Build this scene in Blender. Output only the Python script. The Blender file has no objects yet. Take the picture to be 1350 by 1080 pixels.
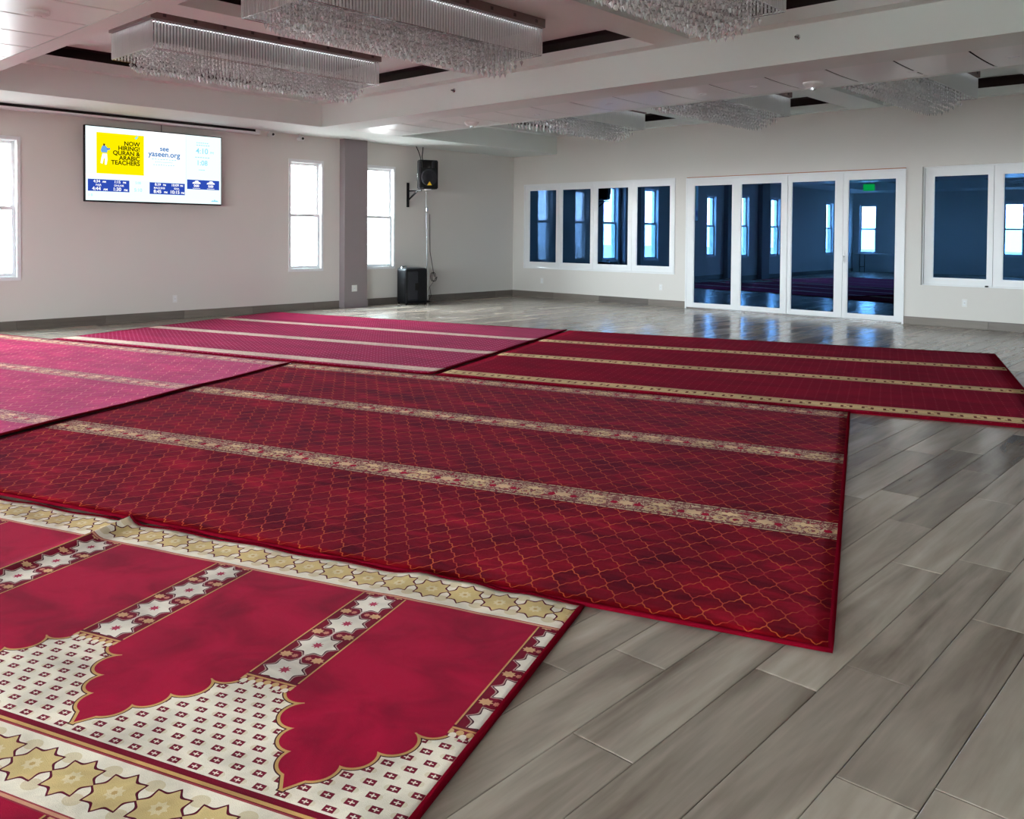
import bpy, bmesh, math, random
from mathutils import Vector, Matrix
random.seed(7)
S = bpy.context.scene
COL = S.collection
R = math.radians

# ---------------------------------------------------------------- camera
cd = bpy.data.cameras.new('camera'); cam = bpy.data.objects.new('camera', cd); COL.objects.link(cam)
yaw, pitch, roll = R(42.70087), R(-1.22947), R(0.42419)
fw = Vector((-math.sin(yaw)*math.cos(pitch), math.cos(yaw)*math.cos(pitch), math.sin(pitch)))
rt = Vector((math.cos(yaw), math.sin(yaw), 0)); up = rt.cross(fw)
rt2 = rt*math.cos(roll)+up*math.sin(roll); up2 = -rt*math.sin(roll)+up*math.cos(roll)
m = Matrix((rt2, up2, -fw)).transposed().to_4x4(); m.translation = Vector((12.9235, -14.0365, 1.3625))
cam.matrix_world = m
cd.sensor_fit = 'HORIZONTAL'; cd.sensor_width = 36; cd.lens = 1126.643*36/1350
cd.shift_y = -(540-333.141)/1350; cd.clip_start = .05
S.camera = cam

# ---------------------------------------------------------------- world, exposure
SKY = 96.0
W = bpy.data.worlds.new('daylight'); S.world = W; W.use_nodes = True
bg = W.node_tree.nodes['Background']; bg.inputs[0].default_value = (.93, .97, 1.0, 1); bg.inputs[1].default_value = SKY
S.view_settings.view_transform = 'Standard'; S.view_settings.look = 'None'
S.view_settings.exposure = 0.2; S.view_settings.gamma = 1; S.view_settings.use_curve_mapping = False
S.cycles.use_denoising = True
S.cycles.max_bounces = 10; S.cycles.diffuse_bounces = 6; S.cycles.glossy_bounces = 5
S.cycles.transmission_bounces = 6; S.cycles.transparent_max_bounces = 24
S.cycles.sample_clamp_indirect = 8

# room: x 0..XR (wall_left is x=0), y YF..0 (wall_back is y=0)
XR, YF, HC, HT = 16.5, -20.0, 3.075, 3.95

def portal(loc, rot, w, h):
    l = bpy.data.lights.new('window_daylight', 'AREA'); l.shape = 'RECTANGLE'; l.size = w; l.size_y = h
    l.cycles.is_portal = True
    o = bpy.data.objects.new('window_daylight', l); o.location = loc; o.rotation_euler = rot; COL.objects.link(o)

# ---------------------------------------------------------------- node helper
class E:
    """one float socket; arithmetic builds Math nodes"""
    def __init__(s, t, v): s.t, s.v = t, v
    def _m(s, op, *a, clamp=False):
        n = s.t.nodes.new('ShaderNodeMath'); n.operation = op; n.use_clamp = clamp
        for i, x in enumerate(a):
            if isinstance(x, E): s.t.links.new(x.v, n.inputs[i])
            else: n.inputs[i].default_value = x
        return E(s.t, n.outputs[0])
    def __add__(s, o): return s._m('ADD', s, o)
    __radd__ = __add__
    def __sub__(s, o): return s._m('SUBTRACT', s, o)
    def __rsub__(s, o): return s._m('SUBTRACT', o, s)
    def __mul__(s, o): return s._m('MULTIPLY', s, o)
    __rmul__ = __mul__
    def __truediv__(s, o): return s._m('DIVIDE', s, o)
    def __neg__(s): return s*-1.0
    def abs(s): return s._m('ABSOLUTE', s)
    def sin(s): return s._m('SINE', s)
    def sq(s): return s*s
    def sqrt(s): return s._m('SQRT', s)
    def min(s, o): return s._m('MINIMUM', s, o)
    def max(s, o): return s._m('MAXIMUM', s, o)
    def wrap(s, p): return s._m('WRAP', s, p/2, -p/2)
    def mod(s, p): return s._m('FLOORED_MODULO', s, p)
    def floor(s): return s._m('FLOOR', s)
    def cl(s): return s._m('ADD', s, 0.0, clamp=True)
    def lt(s, e): return s._m('LESS_THAN', s, e)
    def gt(s, e): return s._m('GREATER_THAN', s, e)
    def atan2(s, o): return s._m('ARCTAN2', s, o)
    def between(s, a, b): return s.gt(a)*s.lt(b)

def rgb(r, g, b):
    f = lambda c: ((c/255+.055)/1.055)**2.4 if c > 10 else c/255/12.92
    return (f(r), f(g), f(b), 1)

class Mat:
    def __init__(s, name):
        s.m = bpy.data.materials.new(name); s.m.use_nodes = True; s.t = s.m.node_tree
        s.p = s.t.nodes['Principled BSDF']; s.out = s.t.nodes['Material Output']
    def n(s, typ, **k):
        x = s.t.nodes.new(typ)
        for a, b in k.items(): setattr(x, a, b)
        return x
    def uv(s):
        q = s.n('ShaderNodeUVMap'); sp = s.n('ShaderNodeSeparateXYZ'); s.t.links.new(q.outputs[0], sp.inputs[0])
        return E(s.t, sp.outputs[0]), E(s.t, sp.outputs[1])
    def pos(s):
        q = s.n('ShaderNodeNewGeometry'); return q.outputs['Position']
    def noise(s, vec=None, scale=5., detail=3., rough=.5, dist=0., sx=None):
        q = s.n('ShaderNodeTexNoise'); q.inputs['Scale'].default_value = scale; q.inputs['Detail'].default_value = detail
        q.inputs['Roughness'].default_value = rough; q.inputs['Distortion'].default_value = dist
        if vec is not None:
            if sx:
                mp = s.n('ShaderNodeVectorMath', operation='MULTIPLY'); mp.inputs[1].default_value = sx
                s.t.links.new(vec, mp.inputs[0]); vec = mp.outputs[0]
            s.t.links.new(vec, q.inputs['Vector'])
        return E(s.t, q.outputs[0])
    def comb(s, x, y, z=0.):
        q = s.n('ShaderNodeCombineXYZ')
        for i, a in enumerate((x, y, z)):
            if isinstance(a, E): s.t.links.new(a.v, q.inputs[i])
            else: q.inputs[i].default_value = a
        return q.outputs[0]
    def mix(s, f, a, b):
        q = s.n('ShaderNodeMix', data_type='RGBA')
        for i, x in ((0, f), (6, a), (7, b)):
            if isinstance(x, E): s.t.links.new(x.v, q.inputs[i])
            elif isinstance(x, bpy.types.NodeSocket): s.t.links.new(x, q.inputs[i])
            else: q.inputs[i].default_value = x
        return q.outputs[2]
    def set(s, **k):
        for a, v in k.items():
            i = s.p.inputs[a.replace('_', ' ')]
            if isinstance(v, E): s.t.links.new(v.v, i)
            elif isinstance(v, bpy.types.NodeSocket): s.t.links.new(v, i)
            else: i.default_value = v
        return s
    def bump(s, h, strength=.2, dist=.01):
        b = s.n('ShaderNodeBump'); b.inputs['Strength'].default_value = strength; b.inputs['Distance'].default_value = dist
        s.t.links.new(h.v, b.inputs['Height']); s.t.links.new(b.outputs[0], s.p.inputs['Normal'])

def plain(name, col, rough=.6, metal=0., var=.06, scale=3., bump=0., bscale=60., spec=.5):
    q = Mat(name); p = q.pos(); n = q.noise(p, scale, 4)
    d = tuple(c*(1-var) for c in col[:3])+(1,); l = tuple(min(1, c*(1+var)) for c in col[:3])+(1,)
    q.set(Base_Color=q.mix(n, d, l), Roughness=rough, Metallic=metal); q.p.inputs['Specular IOR Level'].default_value = spec
    if bump: q.bump(q.noise(p, bscale, 4), bump, .004)
    return q.m

def emit(name, col, st):
    q = Mat(name); e = q.n('ShaderNodeEmission'); e.inputs[0].default_value = col; e.inputs[1].default_value = st
    q.t.links.new(e.outputs[0], q.out.inputs[0]); return q.m

# ---------------------------------------------------------------- mesh helpers
class MB:
    def __init__(s): s.v, s.f = [], []
    def add(s, vs, fs):
        o = len(s.v); s.v += [tuple(p) for p in vs]; s.f += [tuple(i+o for i in f) for f in fs]; return s
    def box(s, x0, x1, y0, y1, z0, z1):
        vs = [(x, y, z) for z in (z0, z1) for y in (y0, y1) for x in (x0, x1)]
        return s.add(vs, [(0, 2, 3, 1), (4, 5, 7, 6), (0, 1, 5, 4), (2, 6, 7, 3), (0, 4, 6, 2), (1, 3, 7, 5)])
    def bevbox(s, x0, x1, y0, y1, z0, z1, b):
        bm = bmesh.new(); bmesh.ops.create_cube(bm, size=1)
        for v in bm.verts: v.co = Vector(((x0+x1)/2+v.co.x*(x1-x0), (y0+y1)/2+v.co.y*(y1-y0), (z0+z1)/2+v.co.z*(z1-z0)))
        bmesh.ops.bevel(bm, geom=bm.edges[:], offset=b, segments=2, affect='EDGES', profile=.5)
        bm.verts.index_update(); s.add([v.co[:] for v in bm.verts], [[v.index for v in f.verts] for f in bm.faces]); bm.free(); return s
    def tube(s, pts, r, n=8, caps=True):
        pts = [Vector(p) for p in pts]; rs = r if isinstance(r, (list, tuple)) else [r]*len(pts); o = []
        for i, p in enumerate(pts):
            d = (pts[min(i+1, len(pts)-1)]-pts[max(i-1, 0)]).normalized()
            a = d.cross(Vector((0, 0, 1)) if abs(d.z) < .95 else Vector((1, 0, 0))).normalized(); b = d.cross(a)
            o += [p+(a*math.cos(2*math.pi*k/n)+b*math.sin(2*math.pi*k/n))*rs[i] for k in range(n)]
        f = [(i*n+k, i*n+(k+1) % n, (i+1)*n+(k+1) % n, (i+1)*n+k) for i in range(len(pts)-1) for k in range(n)]
        if caps: f += [tuple(range(n))[::-1], tuple((len(pts)-1)*n+k for k in range(n))]
        return s.add(o, f)
    def lathe(s, prof, c=(0, 0, 0), axis='Z', n=24):
        vs = []
        for r_, h in prof:
            for k in range(n):
                a, b = r_*math.cos(2*math.pi*k/n), r_*math.sin(2*math.pi*k/n)
                p = {'Z': (a, b, h), 'X': (h, a, b), 'Y': (b, h, a)}[axis]
                vs.append((p[0]+c[0], p[1]+c[1], p[2]+c[2]))
        fs = [(i*n+k, i*n+(k+1) % n, (i+1)*n+(k+1) % n, (i+1)*n+k) for i in range(len(prof)-1) for k in range(n)]
        fs += [tuple(range(n))[::-1], tuple((len(prof)-1)*n+k for k in range(n))]
        return s.add(vs, fs)
    def prism(s, poly, fn, d0, d1):
        """poly of 2-D points, fn(a,b,d)->xyz"""
        n = len(poly); vs = [fn(a, b, d0) for a, b in poly]+[fn(a, b, d1) for a, b in poly]
        return s.add(vs, [tuple(range(n))[::-1], tuple(range(n, 2*n))]+[(i, (i+1) % n, n+(i+1) % n, n+i) for i in range(n)])
    def xf(s, M): s.v = [tuple(M @ Vector(p)) for p in s.v]; return s

def wloc(o):
    v = Vector((0, 0, 0))
    while o is not None: v = v+Vector(o.location); o = o.parent
    return v

def obj(name, mb, mat, parent=None, smooth=False, kind=None, label=None, fixn=True, at=None):
    me = bpy.data.meshes.new(name); off = wloc(parent) if parent else Vector((0, 0, 0))
    if at is not None: off = Vector(at)
    me.from_pydata([tuple(Vector(p)-off) for p in mb.v], [], mb.f)
    if fixn:
        bm = bmesh.new(); bm.from_mesh(me); bmesh.ops.recalc_face_normals(bm, faces=bm.faces[:]); bm.to_mesh(me); bm.free()
    if mat: me.materials.append(mat)
    if smooth:
        for p in me.polygons: p.use_smooth = True
    o = bpy.data.objects.new(name, me); COL.objects.link(o)
    if parent: o.parent = parent
    if at is not None: o.location = Vector(at)-(wloc(parent) if parent else Vector((0, 0, 0)))
    if kind: o['kind'] = kind
    if label: o['label'] = label
    return o

def empty(name, loc, kind=None, parent=None):
    o = bpy.data.objects.new(name, None); o.location = loc; o.empty_display_size = .1; COL.objects.link(o)
    if kind: o['kind'] = kind
    if parent: o.parent = parent
    return o

def tag(o, label, cat, group=None):
    o['label'] = label; o['category'] = cat
    if group: o['group'] = group
    return o

def copy_tree(o, parent=None):
    c = o.copy(); COL.objects.link(c); c.parent = parent
    for ch in o.children: copy_tree(ch, c)
    return c

# ---------------------------------------------------------------- materials
m_wall = plain('wall_paint', rgb(220, 217, 212), .75, var=.015, scale=.8, bump=.05, bscale=180)
m_ceil = plain('ceiling_paint', rgb(230, 238, 234), .7, var=.015, scale=.8)
m_tile = plain('ceiling_panel_white', rgb(236, 240, 237), .3, var=.02, scale=1.5, spec=.7)
m_dark = plain('dark_gap', rgb(30, 27, 26), .85, spec=.2)
m_column = plain('grey_column_paint', rgb(140, 130, 133), .6, var=.03)
m_white = plain('white_vinyl', rgb(236, 238, 240), .3, var=.01)
m_vinyl = plain('window_vinyl', rgb(206, 208, 210), .4, var=.01)
m_plastic = plain('white_plastic', rgb(232, 232, 230), .4, var=.01)
m_black = plain('black_plastic', rgb(15, 15, 18), .55, var=.1, spec=.25)
m_black2 = plain('black_grille', rgb(40, 41, 46), .7, var=.15, spec=.3)
m_chrome = plain('chrome', rgb(215, 215, 218), .15, 1.)
m_steel = plain('polished_plate', rgb(84, 80, 80), .5, .3)
m_canopy = plain('canopy_paint', rgb(120, 98, 96), .5)
m_bolt = plain('dark_bolt', rgb(60, 48, 48), .5)
m_wood = plain('raw_wood_shim', rgb(172, 110, 78), .7, var=.2, scale=12)
m_yellow = plain('yellow_badge', rgb(240, 190, 30), .4)
m_cove_shade = plain('cove_shade_brown', rgb(52, 42, 41), .9, spec=.1)
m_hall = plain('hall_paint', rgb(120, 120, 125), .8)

def front(q, f):
    # reflect on the face turned to the ray, pass through the far face of the pane
    ge = q.n('ShaderNodeNewGeometry'); return (E(q.t, f.outputs[0])*(1.-E(q.t, ge.outputs['Backfacing']))).v
def glass(name, refl, tint, ior, rough=0.):
    q = Mat(name); g = q.n('ShaderNodeBsdfGlossy'); g.inputs[0].default_value = refl; g.inputs['Roughness'].default_value = rough
    t = q.n('ShaderNodeBsdfTransparent'); t.inputs[0].default_value = tint
    f = q.n('ShaderNodeFresnel'); f.inputs[0].default_value = ior; mx = q.n('ShaderNodeMixShader')
    q.t.links.new(front(q, f), mx.inputs[0]); q.t.links.new(t.outputs[0], mx.inputs[1]); q.t.links.new(g.outputs[0], mx.inputs[2])
    q.t.links.new(mx.outputs[0], q.out.inputs[0]); return q.m
m_pane = glass('clear_pane', (1, 1, 1, 1), (.97, .98, .98, 1), 1.3)
m_film = glass('frosted_film_pane', (1, 1, 1, 1), (.62, .68, .7, 1), 1.3)
m_blue = glass('tinted_blue_glass', (.15, .43, 1., 1), (.06, .085, .12, 1), 2.4)
def crystal(name, solid, ior, rg):
    q = Mat(name); g = q.n('ShaderNodeBsdfGlossy'); g.inputs['Roughness'].default_value = rg
    t = q.n('ShaderNodeBsdfTransparent'); t.inputs[0].default_value = (.93, .95, .95, 1)
    d = q.n('ShaderNodeBsdfTranslucent'); d.inputs[0].default_value = (.97, .98, .97, 1); d2 = q.n('ShaderNodeBsdfDiffuse'); d2.inputs[0].default_value = (.97, .98, .97, 1)
    f = q.n('ShaderNodeFresnel'); f.inputs[0].default_value = ior
    L = q.t.links.new
    def mx(fac, a, b):
        m_ = q.n('ShaderNodeMixShader')
        if isinstance(fac, float): m_.inputs[0].default_value = fac
        else: L(fac, m_.inputs[0])
        L(a.outputs[0], m_.inputs[1]); L(b.outputs[0], m_.inputs[2]); return m_
    L(mx(front(q, f), mx(solid, t, mx(.5, d, d2)), g).outputs[0], q.out.inputs[0]); return q.m
m_crystal = crystal('crystal_drop', .34, 2.6, .2); m_rod = crystal('crystal_rod', .7, 2.2, .12)

# wood planks
q = Mat('grey_wood_plank'); P = q.pos()
at = q.n('ShaderNodeAttribute', attribute_name='tone'); tone = E(q.t, at.outputs['Fac'])
va = q.n('ShaderNodeVectorMath', operation='ADD'); q.t.links.new(P, va.inputs[0]); q.t.links.new(q.comb(tone*37., tone*91., tone*13.), va.inputs[1])
V = va.outputs[0]
g1 = q.noise(V, 1., 5, .6, .8, (3.2, .55, 1.)); g2 = q.noise(V, 1., 4, .65, .3, (60., 2.6, 1.)); g3 = q.noise(V, 1.6, 3, .5, 1.2, (4.5, .35, 1.))
lum = (g1*.75+g3*.6+g2*.12+tone*.22-.44)
c = q.mix(((lum-.12)*1.5).cl(), rgb(100, 88, 78), rgb(198, 187, 174))
q.set(Base_Color=c, Roughness=g1*.16+.11); q.p.inputs['Specular IOR Level'].default_value = .42
q.bump(g2, .06, .002); m_plank = q.m
# baseboard tile uses the same wood with a darker tone
q = Mat('baseboard_wood'); P = q.pos(); at = q.n('ShaderNodeAttribute', attribute_name='tone'); tone = E(q.t, at.outputs['Fac'])
g1 = q.noise(P, 1., 5, .6, .6, (2., 2., 22.))
q.set(Base_Color=q.mix((g1*.5+tone*.6-.1).cl(), rgb(78, 70, 64), rgb(142, 133, 124)), Roughness=.4); m_base = q.m

# ---------------------------------------------------------------- carpets' materials
GOLD = rgb(196, 158, 96); CREAM = rgb(234, 226, 208); KHAKI = rgb(208, 184, 128); MAROON = rgb(84, 12, 34)

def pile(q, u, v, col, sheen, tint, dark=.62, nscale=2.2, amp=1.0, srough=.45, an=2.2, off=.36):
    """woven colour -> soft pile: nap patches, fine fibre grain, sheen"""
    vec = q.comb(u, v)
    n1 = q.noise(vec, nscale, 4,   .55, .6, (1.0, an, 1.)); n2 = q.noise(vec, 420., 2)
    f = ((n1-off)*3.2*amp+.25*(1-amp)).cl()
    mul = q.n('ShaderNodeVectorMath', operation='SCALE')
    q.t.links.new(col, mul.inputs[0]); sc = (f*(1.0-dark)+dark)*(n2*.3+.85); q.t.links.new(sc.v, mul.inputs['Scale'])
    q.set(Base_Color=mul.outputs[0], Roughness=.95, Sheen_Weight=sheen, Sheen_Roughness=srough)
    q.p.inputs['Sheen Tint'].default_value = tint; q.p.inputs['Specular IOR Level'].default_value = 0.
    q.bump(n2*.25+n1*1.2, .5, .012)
    return q.m

def star(du, dv, R0, a=.24, ku=1., kv=1.):
    x = du*ku; y = dv*kv; r = (x.sq()+y.sq()).sqrt(); th = y.atan2(x)
    return r-((th*4.).sin().abs()*(-a)+1.)*R0           # <0 inside

def mat_prayer():
    q = Mat('prayer_row_carpet_pile'); u, v0 = q.uv(); v = v0.mod(1.342)
    RED = rgb(150, 6, 44); RED2 = rgb(108, 6, 30)
    du = (u+.006).wrap(.7035); ad = du.abs(); am = .35175-ad
    # red arch: stepped lobes
    cl = lambda a, b: ((v-a)/(b-a)).cl()
    w = .2595-cl(.86, .95)*.088-cl(.95, 1.05)*.0635-cl(1.05, 1.135)*.058-cl(1.198, 1.275)*.052
    d = (am-w)*.85
    for (ca, cv, r) in ((.212, .888, .058), (.148, .994, .061), (.086, 1.086, .056), (.020, 1.166, .060)):
        d = d.min(((am-ca).sq()+(v-cv).sq()).sqrt()-r)
    d = d.max((v-1.272)*1.)
    # cream ground with small checkered lozenges
    def dots(ou, ov):
        a = (u-ou).wrap(.0676); b = (v-ov).wrap(.082)
        box = (a.abs()*.80).max(b.abs()*1.15)
        return box.lt(.0125), ((a.abs()*.8).min(b.abs())).lt(.0016)*box.lt(.0075)
    s1, c1 = dots(.165, 1.084); s2, c2 = dots(.1988, 1.125)
    ba = (u-.182).wrap(.0676); bb = (v-1.084).wrap(.041)
    blot = (ba.sq()+bb.sq()).sqrt().lt(.010)
    ground = q.mix(blot*.5, CREAM, rgb(205, 188, 150))
    ground = q.mix(s1.max(s2), ground, rgb(112, 26, 44)); ground = q.mix(c1.max(c2), ground, CREAM)
    # gold and black outline, red field
    col = q.mix(d.between(0., .0125), ground, rgb(64, 28, 30)); col = q.mix(d.between(0., .0085), col, GOLD); col = q.mix(d.lt(0.), col, RED)
    # columns of white stars
    vs = (v-.302).wrap(.1693); instar = v.between(.222, .888)
    sd = star(du, vs, .078, .27)
    red2 = q.mix(0., RED2, RED2)
    colm = q.mix(sd.lt(.005), red2, rgb(176, 150, 140)); colm = q.mix(sd.lt(.0), colm, rgb(64, 22, 36)); colm = q.mix(sd.lt(-.0055), colm, rgb(228, 222, 208))
    fl = star(du, vs, .021, .45); colm = q.mix(fl.lt(0.), colm, rgb(170, 60, 84))
    vf = (v-.302-.0847).wrap(.1693); fu = ad-.060
    f2 = star(fu, vf, .024, .3, 1., 1.25); colm = q.mix(f2.lt(0.), colm, rgb(204, 164, 120))
    f3 = star(ad-.026, vf, .012, .3); colm = q.mix(f3.lt(0.), colm, rgb(196, 130, 110))
    colm = q.mix((ad.lt(.004))*(vf.abs().lt(.02)), colm, rgb(214, 196, 186))
    colm = q.mix(ad.between(.0868, .0925), colm, GOLD); colm = q.mix(ad.between(.0842, .0868), colm, rgb(70, 24, 30))
    col = q.mix(ad.lt(.0925)*v.between(.2, .862), col, colm)
    # capitals under each column
    cu = du.wrap(.03); cap = q.mix((cu.sq()+(v-.893).sq()).sqrt().lt(.0115), rgb(120, 30, 44), rgb(206, 170, 116))
    cap = q.mix(((du+.015).wrap(.03).sq()+((v-.91)*.8).sq()).sqrt().lt(.011), cap, CREAM)
    cap = q.mix(v.between(.862, .872), cap, rgb(96, 22, 36)); cap = q.mix(v.between(.872, .88), cap, rgb(196, 150, 96))
    col = q.mix(ad.lt(.092)*v.between(.862, .918), col, cap)
    # the star border
    su = (u-.0035).wrap(.1405); sv = v-.103
    sd = star(su, sv, .0735, .25, .985, 1.0)
    edge = ((su.abs()-.07025).abs()).min(((su.abs()-.07025).sq()+(sv.abs()-.052).sq()).sqrt()*1.-.038)
    bcol = q.mix(((su.abs()-.07025).sq()+((sv.abs()-.058)*1.2).sq()).sqrt().lt(.026), CREAM, rgb(214, 200, 168))
    bcol = q.mix(sd.lt(.003), bcol, MAROON); bcol = q.mix(sd.lt(-.0045), bcol, KHAKI)
    bcol = q.mix(star(su, sv, .026, .3).lt(0.), bcol, rgb(222, 206, 164)); bcol = q.mix(star(su, sv, .009, .3).lt(0.), bcol, rgb(190, 160, 104))
    col = q.mix(v.between(.004, .207), col, bcol)
    # stripes
    ST = rgb(206, 150, 120)
    for a, b, cc in ((-.01, .006, rgb(150, 60, 66)), (.206, .2105, rgb(150, 60, 66)), (.2105, .220, ST), (.220, .2245, rgb(140, 44, 58)),
                     (1.308, 1.328, RED2), (1.328, 1.339, GOLD), (1.339, 1.345, RED2)):
        col = q.mix(v.between(a, b), col, cc)
    return pile(q, u, v, col, .08, (1., .45, .6, 1), .55, 3.6, 1., an=1.2, off=.30)

def mat_trellis(name, red, dark, sheen, line):
    q = Mat(name); u, v = q.uv()
    x = (u-.109+.0)/.1155; y = (v-3.965)/.185
    s = x+y; t = x-y
    TAU = 2*math.pi
    ws = s+(t*TAU).sin()*.06+(t*TAU*3).sin()*.022; wt = t+(s*TAU).sin()*.06+(s*TAU*3).sin()*.022
    ln = ws.wrap(1.).abs().min(wt.wrap(1.).abs())
    cell = q.noise(q.comb(ws.floor()*.37+7.3, wt.floor()*.53+1.7), 9., 1)
    streak = q.noise(q.comb(u, v), 3.2, 3, .6, .5, (.8, 2.0, 1.))
    col = q.mix(((cell-.4)*.9+(streak-.46)*2.6+.25).cl(), dark, red); col = q.mix(((streak-.56)*5.).cl()*.35, col, rgb(164, 26, 52))  # pile sheen painted in as pink streaks over the red
    bright = q.noise(q.comb(u, v), 7., 2)
    lc = q.mix(((bright-.35)*3.).cl(), rgb(150, 48, 38), line)
    col = q.mix(ln.lt(.028), col, lc)
    # the scrolled bands
    tb = (v-1.505).wrap(1.362); at = tb.abs()
    pu = (u-.167).wrap(.35); pr = (u-.342).wrap(.35)
    nz = q.noise(q.comb(u, tb), 17., 2, .5, 2.4)
    scroll = (nz-.5).abs()
    bc = q.mix(scroll.lt(.04), rgb(134, 84, 80), rgb(208, 184, 152)); bc = q.mix(scroll.between(.04, .056), bc, rgb(96, 58, 56))
    bc = q.mix((nz-.62).gt(.0)*1., bc, rgb(150, 26, 50))
    nf = (q.noise(q.comb(u, tb), 60., 1)-.5)*.02
    pal = star(pu, tb+.028, .062, .5, .75, 1.9)+nf; bc = q.mix(pal.lt(.006), bc, rgb(104, 58, 56)); bc = q.mix(pal.lt(0.), bc, rgb(224, 198, 152))
    curl = (((pu.abs()-.04).sq()+(tb-.04).sq()).sqrt()-.026).abs(); bc = q.mix(curl.lt(.008), bc, rgb(206, 178, 134))
    ros = star(pr, tb-.012, .05, .4, .8, 1.3)+nf; bc = q.mix(ros.lt(.0), bc, rgb(222, 190, 150))
    rd = ((pr.abs()-.062).sq()+(tb-.02).sq()).sqrt(); bc = q.mix(rd.lt(.02), bc, rgb(166, 18, 48))
    bc = q.mix(at.between(.088, .1), bc, rgb(96, 46, 46)); bc = q.mix(at.between(.1, .111)*(u.mod(.045).lt(.03)), bc, rgb(206, 184, 146))
    bc = q.mix(at.gt(.111), bc, rgb(80, 30, 40))
    col = q.mix(at.lt(.1165), col, bc)
    return pile(q, u, v, col, sheen, (1., .36, .62, 1), .66, 1.7, srough=.35)

def mat_dotted(name, red, dot, band, mark, sheen, bandmark, du=.078, dv=.066, dr=.0085):
    q = Mat(name); u, v = q.uv()
    a = u.wrap(du); b = v.wrap(dv)
    col = q.mix((a.sq()+b.sq()*.8).sqrt().lt(dr), red, dot)
    tb = (v-1.245).wrap(1.4); at = tb.abs()
    bc = q.mix(0., band, band)
    if bandmark:
        p = u.mod(.32); flip = p.gt(.16)*2.-1.; pu = u.wrap(.16); hh = tb*flip
        leg = ((pu.abs()-.034).abs().lt(.011))*hh.between(-.03, .042); top = pu.abs().lt(.045)*hh.between(.024, .042)
        bc = q.mix(leg.max(top*.75), bc, mark); st = u.wrap(.32); bc = q.mix((at.between(.05, .06)).max(at.lt(.004)), bc, rgb(176, 140, 88))
        bc = q.mix(at.between(.082, .09), bc, rgb(120, 40, 44))
    else:
        nz = q.noise(q.comb(u, v), 26., 2, .5, 1.5); bc = q.mix(((nz-.5)*6).cl(), bc, mark); bc = q.mix(at.between(.085, .092), bc, rgb(170, 120, 120))
    col = q.mix(at.lt(.11), col, bc); col = q.mix(at.between(.11, .118), col, rgb(112, 30, 44))
    return pile(q, u, v, col, sheen, (1., .40, .62, 1), .72, 1.6)

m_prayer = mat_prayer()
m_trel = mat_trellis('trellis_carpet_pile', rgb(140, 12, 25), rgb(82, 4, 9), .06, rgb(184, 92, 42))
m_trel2 = mat_trellis('trellis_carpet_pile_lit_pink', rgb(178, 40, 88), rgb(150, 24, 70), .22, rgb(236, 160, 140))  # pink from light on the pile lay, put into the base colours
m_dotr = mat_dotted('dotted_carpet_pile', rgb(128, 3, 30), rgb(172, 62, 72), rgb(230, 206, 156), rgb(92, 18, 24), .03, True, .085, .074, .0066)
m_dotl = mat_dotted('dotted_carpet_pile_lit_rose', rgb(142, 16, 60), rgb(214, 130, 160), rgb(222, 208, 186), rgb(188, 158, 140), .10, False)  # magenta of the grazing sheen worked into the rose base colour
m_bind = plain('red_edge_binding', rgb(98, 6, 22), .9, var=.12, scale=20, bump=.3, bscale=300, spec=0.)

# ---------------------------------------------------------------- structure: floor
floor = obj('floor', MB().box(-.2, XR+.2, YF-.2, .2, -.12, -.006), m_dark, kind='structure')

# carpet quads (TR, TL, BR, BL) in plan; u runs leftwards from the right edge, v towards the near edge
U_, V_ = Vector((-.9409, -.3387)), Vector((.3387, -.9409)); PA = Vector((11.028, -11.590))
Q = dict(
    prayer=(PA, PA+U_*5.2, PA+V_*4.06, PA+U_*5.2+V_*4.06, 5.2, 4.06),
    trellis=(Vector((10.395, -7.45)), Vector((5.27, -9.06)), Vector((11.825, -11.295)), Vector((7.07, -12.95)), 5.3, 4.06),
    trellis_l=(Vector((5.262, -9.064)), Vector((.26, -10.46)), Vector((7.055, -12.955)), Vector((2.0, -14.55)), 5.2, 4.06),
    dotted=(Vector((10.33, -2.93)), Vector((5.37, -4.655)), Vector((11.70, -7.02)), Vector((6.85, -8.52)), 5.2, 4.27),
    dotted_l=(Vector((5.338, -4.668)), Vector((.10, -6.12)), Vector((6.812, -8.522)), Vector((1.48, -10.10)), 5.4, 4.27))
def inside(p, qd):
    a = [qd[0], qd[1], qd[3], qd[2]]; s = 0
    for i in range(4):
        e = a[(i+1) % 4]-a[i]; w = p-a[i]; c = e.x*w.y-e.y*w.x
        if c > 0: s += 1
        else: s -= 1
    return abs(s) == 4

def px(p):
    d = Vector(p)-Vector((12.9235, -14.0365, 1.3625)); z = d.dot(fw)
    if z < .3: return None
    return 675+1126.64*d.dot(rt2)/z, 333.14-1126.64*d.dot(up2)/z, z
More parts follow.
